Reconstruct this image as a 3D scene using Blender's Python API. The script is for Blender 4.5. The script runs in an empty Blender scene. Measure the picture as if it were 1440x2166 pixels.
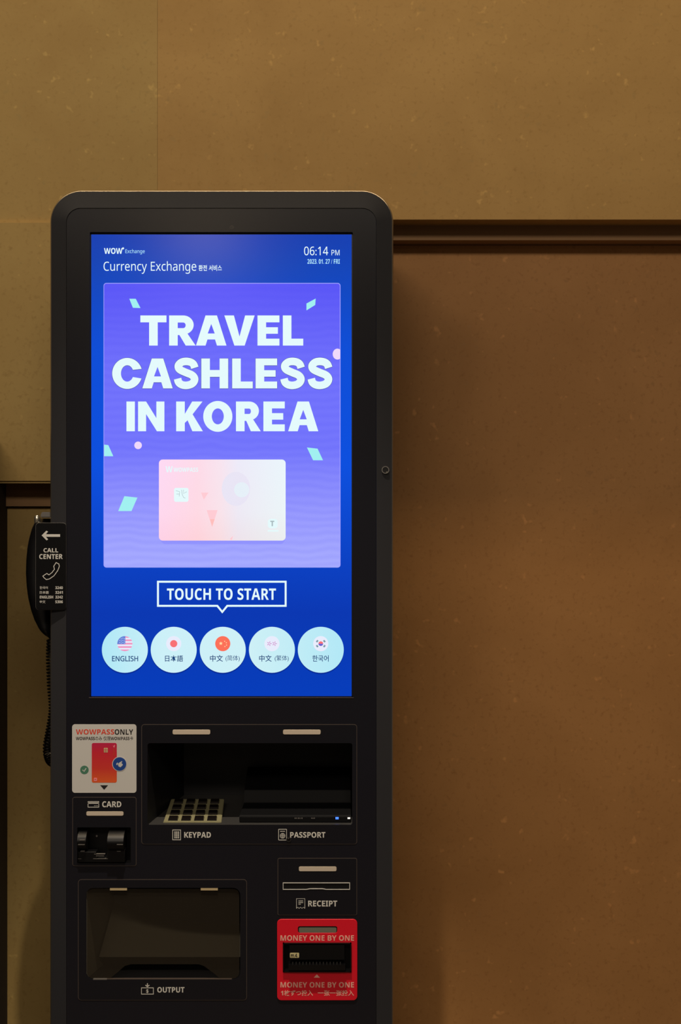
import bpy, bmesh, math, random
from mathutils import Vector, Matrix
random.seed(4)
C = bpy.context.scene.collection
SC = bpy.context.scene

# ------------------------------------------------------------------ camera, light, exposure
S = 1 / 1385.0                    # metres per photo pixel on the kiosk's front plane (y = 0)
D = 2166 * S * 50 / 36            # camera distance to that plane
ZC = 1.20                         # camera height
cam_d = bpy.data.cameras.new('camera')
cam = bpy.data.objects.new('camera', cam_d); C.objects.link(cam)
cam.location = (0, -D, ZC); cam.rotation_euler = (math.pi / 2, 0, 0)
cam_d.sensor_fit = 'VERTICAL'; cam_d.sensor_height = 36; cam_d.sensor_width = 24; cam_d.lens = 50
cam_d.clip_start = 0.05
SC.camera = cam
vs = SC.view_settings
vs.view_transform = 'Standard'; vs.look = 'None'; vs.exposure = 0; vs.gamma = 1; vs.use_curve_mapping = False

w = bpy.data.worlds.new('world'); SC.world = w; w.use_nodes = True
w.node_tree.nodes['Background'].inputs[0].default_value = (1.0, 0.84, 0.68, 1)
w.node_tree.nodes['Background'].inputs[1].default_value = 0.075

def area(name, loc, sx, sy, power, col, aim=None, shape='RECTANGLE'):
    l = bpy.data.lights.new(name, 'AREA'); l.shape = shape; l.size = sx
    if shape in ('RECTANGLE', 'ELLIPSE'): l.size_y = sy
    l.energy = power; l.color = col
    o = bpy.data.objects.new(name, l); C.objects.link(o); o.location = loc
    if aim:
        o.rotation_euler = (Vector(aim) - Vector(loc)).to_track_quat('-Z', 'Y').to_euler()
    return o
WARM = (1.0, 0.74, 0.42)
CEIL = 3.8
area('wall_washer_lamp', (-0.1, -0.05, CEIL - 0.04), 4.4, 0.10, 58, WARM)                               # grazes the stone wall from the ceiling
area('front_fill_lamp', (-0.5, -4.2, CEIL - 0.05), 3.4, 1.0, 116, (1.0, 0.86, 0.70), aim=(-0.1, 0.2, 0.9))  # unseen soft lamp, added as front fill for wall and kiosk
area('ceiling_side_lamp', (-2.2, -3.6, CEIL - 0.1), 0.9, 0.6, 10, (1.0, 0.86, 0.70), aim=(-0.1, 0.2, 0.9))
area('hall_pendant_lamp', (-0.98, -8.0, 3.24), 0.45, 0.45, 3.6, (1.0, 0.76, 0.5), aim=(-0.2, 0, 1.2), shape='DISK')
sp = bpy.data.lights.new('kiosk_downlight', 'SPOT'); sp.energy = 340; sp.color = (1.0, 0.86, 0.68); sp.spot_size = math.radians(28); sp.spot_blend = 0.5; sp.shadow_soft_size = 0.03
so = bpy.data.objects.new('kiosk_downlight', sp); C.objects.link(so); so.location = (-0.2, -1.0, CEIL - 0.04)
so.rotation_euler = (Vector((-0.2, -0.32, 0.4)) - so.location).to_track_quat('-Z', 'Y').to_euler()

# ------------------------------------------------------------------ materials
def lin(c):
    return tuple((v / 255 / 12.92) if v / 255 <= 0.04045 else ((v / 255 + 0.055) / 1.055) ** 2.4 for v in c)
def mat(name, rgb, rough=0.5, metal=0.0, spec=0.5, coat=0.0):
    m = bpy.data.materials.new(name); m.use_nodes = True
    b = m.node_tree.nodes['Principled BSDF']
    b.inputs['Base Color'].default_value = lin(rgb) + (1,)
    b.inputs['Roughness'].default_value = rough; b.inputs['Metallic'].default_value = metal
    b.inputs['Specular IOR Level'].default_value = spec; b.inputs['Coat Weight'].default_value = coat
    return m
def bumped(m, scale, strength, dist=0.0005):
    nt = m.node_tree; b = nt.nodes['Principled BSDF']
    tc = nt.nodes.new('ShaderNodeTexCoord'); n = nt.nodes.new('ShaderNodeTexNoise'); bp = nt.nodes.new('ShaderNodeBump')
    n.inputs['Scale'].default_value = scale; n.inputs['Detail'].default_value = 4
    bp.inputs['Strength'].default_value = strength; bp.inputs['Distance'].default_value = dist
    nt.links.new(tc.outputs['Object'], n.inputs['Vector']); nt.links.new(n.outputs['Fac'], bp.inputs['Height'])
    nt.links.new(bp.outputs['Normal'], b.inputs['Normal'])
    return m
SCR_ROUGH = 0.16
def glow(name, rgb, k=1.0):      # a lit pixel area of the display
    m = mat(name, (4, 4, 6), SCR_ROUGH, spec=0.5)
    b = m.node_tree.nodes['Principled BSDF']
    b.inputs['Emission Color'].default_value = lin(rgb) + (1,); b.inputs['Emission Strength'].default_value = k
    return m
def ramp_node(nt, stops, fac):
    r = nt.nodes.new('ShaderNodeValToRGB'); e = r.color_ramp.elements
    while len(e) < len(stops): e.new(0.5)
    for el, (p, c) in zip(e, stops): el.position = p; el.color = lin(c) + (1,)
    nt.links.new(fac, r.inputs['Fac'])
    return r.outputs['Color']
def coord(nt, axis, a, b):       # object coordinate remapped a..b -> 0..1
    tc = nt.nodes.new('ShaderNodeTexCoord'); sp = nt.nodes.new('ShaderNodeSeparateXYZ'); mr = nt.nodes.new('ShaderNodeMapRange')
    nt.links.new(tc.outputs['Object'], sp.inputs[0]); nt.links.new(sp.outputs[axis], mr.inputs['Value'])
    mr.inputs['From Min'].default_value = a; mr.inputs['From Max'].default_value = b
    return mr.outputs['Result']
def mixc(nt, a, b, fac, mode='MIX'):
    m = nt.nodes.new('ShaderNodeMix'); m.data_type = 'RGBA'; m.blend_type = mode
    for s, v in ((m.inputs['Factor'], fac), (m.inputs['A'], a), (m.inputs['B'], b)):
        if isinstance(v, bpy.types.NodeSocket): nt.links.new(v, s)
        elif isinstance(v, (int, float)): s.default_value = v
        else: s.default_value = lin(v) + (1,)
    return m.outputs['Result']

def stone(name, c1, c2, c3):
    m = mat(name, c1, 0.62, spec=0.3); nt = m.node_tree; b = nt.nodes['Principled BSDF']
    tc = nt.nodes.new('ShaderNodeTexCoord')
    def noise(sc, det, rough=0.5, dist=0.0):
        n = nt.nodes.new('ShaderNodeTexNoise'); n.inputs['Scale'].default_value = sc; n.inputs['Detail'].default_value = det
        n.inputs['Roughness'].default_value = rough; n.inputs['Distortion'].default_value = dist
        nt.links.new(tc.outputs['Object'], n.inputs['Vector']); return n.outputs['Fac']
    def rng(s, a, b2):
        mr = nt.nodes.new('ShaderNodeMapRange'); mr.inputs['From Min'].default_value = a; mr.inputs['From Max'].default_value = b2
        nt.links.new(s, mr.inputs['Value']); return mr.outputs['Result']
    cloud = noise(3.2, 5, 0.62, 0.4)
    base = mixc(nt, c1, c2, rng(cloud, 0.36, 0.66))
    grain = noise(120, 3, 0.6)
    base = mixc(nt, base, c3, rng(grain, 0.55, 0.85))
    fleck = noise(55, 2, 0.5)
    base = mixc(nt, base, tuple(min(255, int(v * 1.10)) for v in c1), rng(fleck, 0.68, 0.78))
    pit = noise(75, 1, 0.5)
    base = mixc(nt, base, tuple(int(v * 0.93) for v in c1), rng(pit, 0.68, 0.80))
    nt.links.new(base, b.inputs['Base Color'])
    bp = nt.nodes.new('ShaderNodeBump'); bp.inputs['Strength'].default_value = 0.25; bp.inputs['Distance'].default_value = 0.0006
    nt.links.new(grain, bp.inputs['Height']); nt.links.new(bp.outputs['Normal'], b.inputs['Normal'])
    return m

KX, KY = -0.182, 0.145                     # kiosk root
def zpx(py): return ZC + (1083 - py) * S
def xpx(px): return (px - 720) * S
M = {}
M['stone'] = stone('stone_tile_olive', (184, 156, 96), (172, 142, 84), (160, 130, 74))
M['stone_tan'] = stone('stone_tile_tan', (188, 152, 92), (174, 138, 80), (162, 126, 70))
M['stone_low'] = stone('stone_tile_brown', (190, 138, 82), (176, 126, 72), (162, 112, 62))
M['groove'] = mat('groove_backing', (148, 112, 72), 0.7)
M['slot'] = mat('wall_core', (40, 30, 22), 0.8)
M['floor'] = stone('floor_tile', (90, 80, 68), (78, 68, 58), (70, 62, 52))
M['ceil'] = mat('ceiling_paint', (70, 62, 52), 0.8)
M['ring'] = bumped(mat('frame_grey', (46, 46, 49), 0.42, spec=0.22), 900, 0.05)
M['edge'] = mat('edge_metal', (158, 152, 144), 0.3, metal=0.9)
M['panel'] = mat('panel_black', (25, 25, 32), 0.22, spec=0.4)
M['plate'] = mat('module_black', (23, 23, 29), 0.26, spec=0.35)
M['seam'] = mat('seam_edge', (72, 62, 56), 0.5)
M['body'] = mat('body_black', (40, 38, 37), 0.35)
M['cavity'] = mat('cavity_black', (18, 18, 22), 0.5)
M['ledge'] = mat('ledge_grey', (52, 51, 50), 0.5)
M['ramp'] = mat('ramp_grey', (146, 142, 130), 0.5)
M['gap'] = mat('gap_black', (6, 6, 9), 0.4)
M['white'] = mat('print_white', (206, 204, 198), 0.55)
M['led'] = mat('lamp_bar', (200, 186, 168), 0.45)
M['led_d'] = mat('lamp_bar_grey', (112, 112, 98), 0.4)
M['steel'] = mat('keypad_steel', (138, 133, 100), 0.5, metal=0.1)
M['key'] = mat('key_dark', (24, 18, 16), 0.35, metal=0.3)
M['keyp'] = mat('key_print', (150, 140, 105), 0.5)
M['gloss'] = mat('gloss_black', (9, 9, 11), 0.22)
M['soft'] = mat('reader_black', (5, 5, 7), 0.42, spec=0.3)
M['matte'] = mat('matte_black', (9, 9, 11), 0.6, spec=0.15)
M['chrome'] = mat('bright_metal', (215, 208, 190), 0.25, metal=0.9)
M['greymetal'] = mat('grey_metal', (120, 116, 112), 0.4, metal=0.4)
M['gold'] = mat('brass_tab', (200, 180, 138), 0.4, metal=0.2)
M['red'] = mat('plate_red', (222, 14, 40), 0.42)
M['redtext'] = mat('plate_print', (236, 176, 160), 0.55)
M['paper'] = mat('sticker_white', (200, 198, 194), 0.5)
M['ink'] = mat('ink_black', (22, 16, 18), 0.55)
M['inkred'] = mat('ink_red', (214, 66, 44), 0.55)
M['green'] = mat('ink_green', (70, 122, 98), 0.55)
M['blue'] = mat('ink_blue', (12, 62, 142), 0.55)
M['pink'] = mat('ink_pink', (240, 140, 150), 0.55)
M['yellow'] = mat('label_yellow', (200, 190, 140), 0.55)
M['handset'] = mat('handset_black', (13, 13, 16), 0.3)
M['cord'] = mat('cord_black', (10, 10, 12), 0.3)
M['bluelamp'] = mat('blue_lamp', (20, 40, 200), 0.3)
_b = M['bluelamp'].node_tree.nodes['Principled BSDF']; _b.inputs['Emission Color'].default_value = lin((60, 110, 255)) + (1,); _b.inputs['Emission Strength'].default_value = 2.2
M['whiteglow'] = mat('white_glow', (220, 220, 220), 0.3)
_b = M['whiteglow'].node_tree.nodes['Principled BSDF']; _b.inputs['Emission Color'].default_value = lin((235, 230, 225)) + (1,); _b.inputs['Emission Strength'].default_value = 1.0

# red card printed on the sticker (crimson at the top, orange at the bottom)
m = mat('sticker_card', (190, 40, 45), 0.5); nt = m.node_tree
nt.links.new(ramp_node(nt, [(0, (222, 92, 34)), (0.35, (206, 50, 40)), (0.75, (202, 28, 50)), (1, (190, 22, 74))], coord(nt, 2, zpx(1656), zpx(1571))),
             nt.nodes['Principled BSDF'].inputs['Base Color']); M['scard'] = m
# smoked acrylic flap
m = bpy.data.materials.new('smoked_acrylic'); m.use_nodes = True; nt = m.node_tree
b = nt.nodes['Principled BSDF']; b.inputs['Base Color'].default_value = lin((58, 52, 44)) + (1,); b.inputs['Roughness'].default_value = 0.12
tr = nt.nodes.new('ShaderNodeBsdfTransparent'); tr.inputs[0].default_value = (0.85, 0.83, 0.78, 1)
mx = nt.nodes.new('ShaderNodeMixShader'); mx.inputs[0].default_value = 0.3
nt.links.new(tr.outputs[0], mx.inputs[1]); nt.links.new(b.outputs[0], mx.inputs[2]); nt.links.new(mx.outputs[0], nt.nodes['Material Output'].inputs[0])
M['acrylic'] = m

# display contents
M['sw'] = glow('display_white', (228, 250, 252)); M['sw2'] = glow('display_pale', (170, 225, 250))
M['scyan'] = glow('display_cyan', (160, 240, 240)); M['spink'] = glow('display_pink', (238, 216, 250))
M['sline'] = glow('display_line', (158, 160, 255)); M['snavy'] = glow('display_navy', (14, 62, 120))
M['sshade'] = glow('display_shade', (0, 42, 150)); M['sflagwhite'] = glow('display_flag_white', (232, 236, 252))
M['sred'] = glow('display_red', (248, 112, 116)); M['sred2'] = glow('display_flag_red', (252, 112, 88)); M['sstar'] = glow('display_star', (255, 226, 170))
M['sflagblue'] = glow('display_flag_blue', (100, 130, 216)); M['sflagpink'] = glow('display_flag_pink', (240, 146, 190)); M['smag'] = glow('display_magenta', (206, 140, 200))
M['steal'] = glow('display_teal', (18, 110, 120)); M['sviolet'] = glow('display_violet', (110, 100, 205))
M['soutline'] = glow('display_outline', (44, 60, 130))
M['stri'] = glow('display_salmon', (255, 190, 188)); M['stri2'] = glow('display_salmon_pale', (255, 203, 212)); M['sgrey'] = glow('display_grey', (168, 186, 190))
M['scirc'] = glow('display_circle', (233, 229, 245)); M['scirc2'] = glow('display_circle_pale', (230, 240, 248))
def glow_nodes(name):
    m = glow(name, (0, 0, 0)); return m, m.node_tree, m.node_tree.nodes['Principled BSDF'].inputs['Emission Color']
m, nt, e = glow_nodes('display_blue')
v = ramp_node(nt, [(0, (0, 60, 186)), (0.18, (0, 54, 178)), (0.5, (0, 78, 222)), (0.75, (0, 76, 214)), (0.93, (0, 66, 184)), (1, (0, 58, 176))], coord(nt, 2, zpx(1474), zpx(492)))
nt.links.new(v, e); M['sblue'] = m
m, nt, e = glow_nodes('display_banner')
v = ramp_node(nt, [(0, (168, 172, 255)), (0.18, (152, 154, 254)), (0.42, (116, 118, 252)), (0.7, (112, 112, 252)), (1, (88, 84, 246))], coord(nt, 2, zpx(1200), zpx(599)))
tc = nt.nodes.new('ShaderNodeTexCoord'); wv = nt.nodes.new('ShaderNodeTexWave'); wv.wave_type = 'BANDS'; wv.bands_direction = 'Z'
wv.inputs['Scale'].default_value = 26; wv.inputs['Distortion'].default_value = 5; wv.inputs['Detail Scale'].default_value = 0.6
nt.links.new(tc.outputs['Object'], wv.inputs['Vector'])
mr = nt.nodes.new('ShaderNodeMapRange'); mr.inputs['To Min'].default_value = 0.0; mr.inputs['To Max'].default_value = 0.10
nt.links.new(wv.outputs['Fac'], mr.inputs['Value'])
nt.links.new(mixc(nt, v, (62, 64, 240), mr.outputs['Result']), e); M['sbanner'] = m
m, nt, e = glow_nodes('display_card')
v = ramp_node(nt, [(0, (254, 206, 238)), (0.3, (254, 208, 222)), (0.48, (246, 222, 232)), (0.62, (230, 232, 246)), (1, (226, 248, 250))], coord(nt, 0, xpx(336) - KX, xpx(604) - KX))
v2 = ramp_node(nt, [(0, (255, 214, 206)), (0.35, (255, 236, 240)), (1, (252, 240, 255))], coord(nt, 2, zpx(1143), zpx(972)))
nt.links.new(mixc(nt, v, v2, 0.3), e); M['scard_d'] = m
m, nt, e = glow_nodes('display_button')
v = ramp_node(nt, [(0, (176, 232, 246)), (0.25, (204, 240, 248)), (0.6, (206, 240, 246)), (1, (178, 232, 246))], coord(nt, 0, xpx(215) - KX, xpx(727) - KX))
nt.links.new(v, e); M['sbutton'] = m
m, nt, e = glow_nodes('display_card_shadow')
v = ramp_node(nt, [(0, (150, 152, 254)), (1, (112, 112, 251))], coord(nt, 2, zpx(1160), zpx(1080)))
nt.links.new(v, e); M['scardsh'] = m

# ------------------------------------------------------------------ builders
def pt(px, py, y=0.0):           # photo pixel -> world point on the plane at depth y
    k = S * (D + y) / D
    return Vector(((px - 720) * k, y, ZC + (1083 - py) * k))
def rr(x0, y0, x1, y1, r=0, n=6):
    if r <= 0: return [(x0, y0), (x1, y0), (x1, y1), (x0, y1)]
    p = []
    for cx, cy, a in ((x0 + r, y0 + r, 180), (x1 - r, y0 + r, 270), (x1 - r, y1 - r, 0), (x0 + r, y1 - r, 90)):
        for i in range(n + 1):
            t = math.radians(a + 90 * i / n); p.append((cx + r * math.cos(t), cy + r * math.sin(t)))
    return p
def circ(cx, cy, r, n=40, ry=None):
    ry = ry or r
    return [(cx + r * math.cos(2 * math.pi * i / n), cy + ry * math.sin(2 * math.pi * i / n)) for i in range(n)]
def frame(x0, y0, x1, y1, t, r=0):
    return [rr(x0, y0, x1, y1, r), rr(x0 + t, y0 + t, x1 - t, y1 - t, max(0, r - t))]
def stroke(pts, wd):             # a polyline with thickness, as one closed loop
    L, R = [], []
    for i, p in enumerate(pts):
        a = Vector(pts[max(i - 1, 0)]); b_ = Vector(pts[min(i + 1, len(pts) - 1)])
        t = (b_ - a).normalized(); n = Vector((-t.y, t.x)) * wd / 2
        L.append((p[0] + n.x, p[1] + n.y)); R.append((p[0] - n.x, p[1] - n.y))
    return L + R[::-1]
def star(cx, cy, r, n=5, k=0.42, a0=-90):
    return [(cx + (r if i % 2 == 0 else r * k) * math.cos(math.radians(a0 + i * 180 / n)), cy + (r if i % 2 == 0 else r * k) * math.sin(math.radians(a0 + i * 180 / n))) for i in range(2 * n)]

def sans(body, wt):              # plain letters -> the sans-serif bold ('b') or regular ('r') alphabet
    U, Lc, N0 = (0x1D5D4, 0x1D5EE, 0x1D7EC) if wt == 'b' else (0x1D5A0, 0x1D5BA, 0x1D7E2)
    out = ''
    for ch in body:
        if 'A' <= ch <= 'Z': ch = chr(U + ord(ch) - 65)
        elif 'a' <= ch <= 'z': ch = chr(Lc + ord(ch) - 97)
        elif '0' <= ch <= '9': ch = chr(N0 + ord(ch) - 48)
        out += ch
    return out
class MB:
    def __init__(self, shift=(0, 0, 0)):
        self.bm = bmesh.new(); self.mats = []; self.shift = Vector(shift)
    def mi(self, m):
        m = M[m] if isinstance(m, str) else m
        if m not in self.mats: self.mats.append(m)
        return self.mats.index(m)
    def add(self, vs_, fs, m):
        i = self.mi(m); v = [self.bm.verts.new(p) for p in vs_]
        for f in fs:
            try:
                fc = self.bm.faces.new([v[k] for k in f]); fc.material_index = i
            except ValueError: pass
    def _curve(self, cu, fn, m):
        o = bpy.data.objects.new('tmp', cu); me = o.to_mesh()
        self.add([fn(v.co) for v in me.vertices], [tuple(p.vertices) for p in me.polygons], m)
        o.to_mesh_clear(); bpy.data.objects.remove(o); bpy.data.curves.remove(cu)
    def shape(self, loops, m, y=0.0, t=0.0004, bevel=0.0):     # filled outline (holes by nesting), front face at y
        if isinstance(loops[0][0], (int, float)): loops = [loops]
        cu = bpy.data.curves.new('tmp', 'CURVE'); cu.dimensions = '2D'; cu.fill_mode = 'BOTH'
        for lp in loops:
            s = cu.splines.new('POLY'); s.points.add(len(lp) - 1); s.use_cyclic_u = True
            for q, (px, py) in zip(s.points, lp):
                w_ = pt(px, py, y); q.co = (w_.x, w_.z, 0, 1)
        cu.extrude = t / 2 - bevel
        if bevel: cu.bevel_depth = bevel; cu.bevel_resolution = 2; cu.offset = -bevel
        self._curve(cu, lambda c: (c.x, y + t / 2 - c.z, c.y), m)
        return self
    def text(self, body, x0, y0, x1, y1, m, y=0.0, t=0.0003, off=0.0, res=3, rot=False, wt='b'):   # lettering fitted to a box
        body = sans(body, wt)
        cu = bpy.data.curves.new('tmp', 'FONT'); cu.body = body; cu.fill_mode = 'BOTH'; cu.extrude = 0.01
        cu.offset = off; cu.resolution_u = res
        o = bpy.data.objects.new('tmp', cu); me = o.to_mesh()
        co = [v.co.copy() for v in me.vertices]
        if rot: co = [Vector((-c.y, c.x, c.z)) if rot == 'up' else Vector((c.y, -c.x, c.z)) for c in co]
        ax, bx = min(c.x for c in co), max(c.x for c in co); az, bz = min(c.y for c in co), max(c.y for c in co)
        p0 = pt(x0, y0, y); p1 = pt(x1, y1, y)
        out = [(p0.x + (c.x - ax) / (bx - ax) * (p1.x - p0.x), y + t / 2 - c.z / 0.01 * t / 2, p1.z + (c.y - az) / (bz - az) * (p0.z - p1.z)) for c in co]
        self.add(out, [tuple(p.vertices) for p in me.polygons], m)
        o.to_mesh_clear(); bpy.data.objects.remove(o); bpy.data.curves.remove(cu)
        return self
    def hexa(self, p, m):            # eight corners: 0-3 one face loop, 4-7 the opposite one
        self.add(p, [(0, 1, 2, 3), (7, 6, 5, 4), (0, 4, 5, 1), (1, 5, 6, 2), (2, 6, 7, 3), (3, 7, 4, 0)], m); return self
    def box(self, x0, y0, x1, y1, ya, yb, m):     # pixels of the front face, depth ya..yb
        a, b_ = pt(x0, y0, ya), pt(x1, y1, ya)
        q = [(a.x, a.z), (b_.x, a.z), (b_.x, b_.z), (a.x, b_.z)]
        return self.hexa([(x, ya, z) for x, z in q] + [(x, yb, z) for x, z in q], m)
    def loft(self, rings, m, cap0=False, cap1=False):
        n = len(rings[0]); vs_ = [p for r in rings for p in r]
        fs = [(k * n + i, k * n + (i + 1) % n, (k + 1) * n + (i + 1) % n, (k + 1) * n + i) for k in range(len(rings) - 1) for i in range(n)]
        if cap0: fs.append(tuple(range(n))[::-1])
        if cap1: fs.append(tuple(range((len(rings) - 1) * n, len(rings) * n)))
        self.add(vs_, fs, m); return self
    def tube(self, pts, r, m, n=8):
        rings = []; up = Vector((0.3, 1, 0.2)).normalized()
        for i, p in enumerate(pts):
            p = Vector(p); t = (Vector(pts[min(i + 1, len(pts) - 1)]) - Vector(pts[max(i - 1, 0)])).normalized()
            u = (up - t * up.dot(t)).normalized(); v = t.cross(u); up = u
            rings.append([p + (u * math.cos(2 * math.pi * k / n) + v * math.sin(2 * math.pi * k / n)) * r for k in range(n)])
        return self.loft(rings, m, True, True)
    def build(self, name, parent=None, smooth=35, label=None, bevel=0.0):
        bmesh.ops.recalc_face_normals(self.bm, faces=self.bm.faces)
        if bevel:
            bmesh.ops.bevel(self.bm, geom=[e for e in self.bm.edges if e.is_manifold and e.calc_face_angle(0) > 0.6], offset=bevel, segments=2, affect='EDGES', clamp_overlap=True)
        for v in self.bm.verts: v.co -= self.shift
        me = bpy.data.meshes.new(name); self.bm.to_mesh(me); self.bm.free()
        for m_ in self.mats: me.materials.append(m_)
        if smooth:
            for p in me.polygons: p.use_smooth = True
            me.set_sharp_from_angle(angle=math.radians(smooth))
        o = bpy.data.objects.new(name, me); C.objects.link(o)
        if parent: o.parent = parent
        if label: o['label'] = label
        return o
def structure(o): o['kind'] = 'structure'; return o

# ------------------------------------------------------------------ the setting
YW = 0.30
def slab(name, x0, z0, x1, z1, ya, yb, m, parent=None, bevel=0.0, label=None):
    b_ = MB(); b_.hexa([(x0, ya, z1), (x1, ya, z1), (x1, ya, z0), (x0, ya, z0), (x0, yb, z1), (x1, yb, z1), (x1, yb, z0), (x0, yb, z0)], m)
    return structure(b_.build(name, parent, bevel=bevel, label=label))
def wz(py, y): return pt(0, py, y).z
def wx(px, y): return pt(px, 0, y).x
XL, XR, ZT = -2.6, 2.6, CEIL
YR, YL2 = YW + 0.093, YW + 0.06             # the lower panels stand further back than the upper ones
wall = slab('wall_back', XL, 0, XR, ZT, 0.50, 0.60, 'slot')
XM = wx(420, YW); XU = wx(333, YW)
slab('wall_panel', XL, wz(469, YW), XU - 0.0001, ZT, YW, 0.50, 'stone', wall, 0.0003, 'olive stone panel at the upper left')
slab('wall_panel', XU + 0.0001, wz(464.5, YW), XR, ZT, YW, 0.50, 'stone_tan', wall, 0.0003, 'tan stone panel above the long groove')
slab('wall_panel', XL, wz(1022, YW - 0.006), XM, wz(466, YW - 0.006), YW - 0.006, 0.50, 'stone', wall, 0.0040, 'olive stone panel left of the kiosk')
slab('wall_panel', XL, 0, XM, wz(1073, YL2), YL2, 0.50, 'stone', wall, 0.002, 'shaded stone panel behind the phone')
slab('wall_panel', XM + 0.006, 0, XR, wz(515.5, YR), YR, 0.50, 'stone_low', wall, 0.003, 'brown stone panel right of the kiosk')
slab('groove_strip', XM + 0.006, wz(508, YW + 0.05), XR, wz(455, YW + 0.05), YW + 0.05, 0.50, 'groove', wall)
slab('groove_strip', XL, wz(1071, YW + 0.05), XM, wz(1010, YW + 0.05), YW + 0.05, 0.50, 'groove', wall)
slab('shadow_pier', -1.3, 0, wx(-1.5, YW), 1.33, -0.25, 0.50, 'slot', None, 0.004)  # added blocker casting the left shadow; its dark side stands in for shade
slab('floor', XL, -0.06, XR, 0, -9, 0.60, 'floor')
slab('ceiling', XL, ZT, XR, ZT + 0.08, -9, 0.60, 'ceil')

# ------------------------------------------------------------------ the kiosk
kiosk = bpy.data.objects.new('currency_exchange_kiosk', None); C.objects.link(kiosk); kiosk.location = (KX, KY, 0)
kiosk['label'] = 'tall black currency exchange kiosk with bright blue touch screen against stone wall'; kiosk['category'] = 'kiosk'
K = (KX, KY, 0)
def kb(): return MB(K)
BOT = 2690
# housing: side walls, rounded front edge, sloping grey ring
def ring(x0, y0, x1, y1, r, y, inset=0.0):
    return [Vector((xpx(px), y, zpx(py))) for px, py in rr(x0 + inset, y0 + inset, x1 - inset, y1 - inset, max(1, r - inset), 18)]
b = kb()
b.loft([ring(104, 400, 832, BOT, 67, 0.285, 3), ring(104, 400, 832, BOT, 67, 0.281), ring(104, 400, 832, BOT, 67, 0.0095)], 'body', cap0=True)
b.build('housing', kiosk, label='black metal cabinet sides and back')
b = kb()
b.loft([ring(104, 400, 832, BOT, 67, 0.0095), ring(104, 400, 832, BOT, 67, 0.0078, 0.5), ring(104, 400, 832, BOT, 67, 0.0064, 1.6), ring(104, 400, 832, BOT, 67, 0.0055, 3.2)], 'edge')
b.build('frame_edge', kiosk, smooth=60)
b = kb()
b.loft([ring(104, 400, 832, BOT, 67, 0.0055, 3.2), ring(140, 440, 796, BOT - 36, 30, 0.0), ring(140, 440, 796, BOT - 36, 30, 0.004)], 'ring')
b.build('front_frame', kiosk, label='dark grey rounded frame around the front')
kb().box(130, 2690, 806, 2745, 0.03, 0.26, 'body').build('plinth', kiosk)
# lock in the right of the frame
b = kb(); b.shape([circ(815, 994, 8), circ(815, 994, 6.2)], 'greymetal', 0.000, 0.004); b.shape(circ(815, 994, 6.4), 'gap', 0.0012, 0.003)
b.shape(circ(818, 999, 1.6, 10), 'chrome', 0.0006, 0.003); b.build('lock', kiosk)  # bright dot set in as the small highlight in the hole

# front panel with its openings
FP = 0.0018
holes = [rr(190, 491, 746, 1475, 2), rr(312, 1572, 745, 1745, 5), rr(163, 1750, 277, 1826, 3), rr(182, 1878, 508, 2072, 15), rr(598, 1996, 742, 2056, 3)]
kb().shape([rr(140.6, 440.6, 795.4, BOT - 36.6, 29.5, 10)] + holes, 'panel', FP, 0.003).build('front_panel', kiosk)
b = kb(); b.shape(circ(490, 481, 3.2, 20), 'gloss', FP - 0.0004, 0.001); b.shape([circ(490, 481, 4.2, 20), circ(490, 481, 3.1, 20)], 'seam', FP - 0.0005, 0.001)
b.build('camera_lens', kiosk)

# ---- the display
YS = 0.0075
scr = kb().shape(rr(193, 496, 743.5, 1472.5), 'sblue', YS, 0.002).build('touch_screen', kiosk, label='lit blue display')
b = kb()
for q in ([190, 491, 746, 496], [190, 1472.6, 746, 1475.2], [189, 491, 193, 1475], [743.6, 491, 747, 1475]): b.box(*q, YS - 0.0002, YS + 0.004, 'gap')
b.build('screen_bezel', kiosk)
kb().box(188, 1475.2, 748, 1476.6, FP - 0.0006, FP + 0.001, 'seam').build('screen_ledge', kiosk)
def sb(): return kb()
def ly(n): return YS - 0.00022 * n
LT = 0.0002
b = sb(); b.text('WOW', 220, 524.5, 259, 537, 'sw', ly(1), LT, 0.0); b.shape(circ(260.3, 525.3, 2.1, 16), 'sw', ly(1), LT); b.build('logo', scr)
sb().text('Exchange', 265, 527, 306, 538, 'sw2', ly(1), LT, 0.0, wt='r').build('logo_lettering', scr)
sb().text('Currency Exchange', 219, 552.5, 415, 579, 'sw', ly(1), LT, -0.004, wt='r').build('heading_lettering', scr)
sb().text('환전 서비스', 420, 560.5, 469, 573, 'sw', ly(1), LT, 0.012).build('korean_lettering', scr)
b = sb(); b.text('06:14', 643, 521.5, 694, 540, 'sw', ly(1), LT, 0.0, wt='r'); b.text('PM', 701, 528.5, 718, 540, 'sw', ly(1), LT, 0.0, wt='r'); b.build('clock_lettering', scr)
sb().text('2023. 01. 27 / FRI', 650, 548, 718.5, 558, 'sw2', ly(1), LT, 0.0).build('date_lettering', scr)
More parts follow.
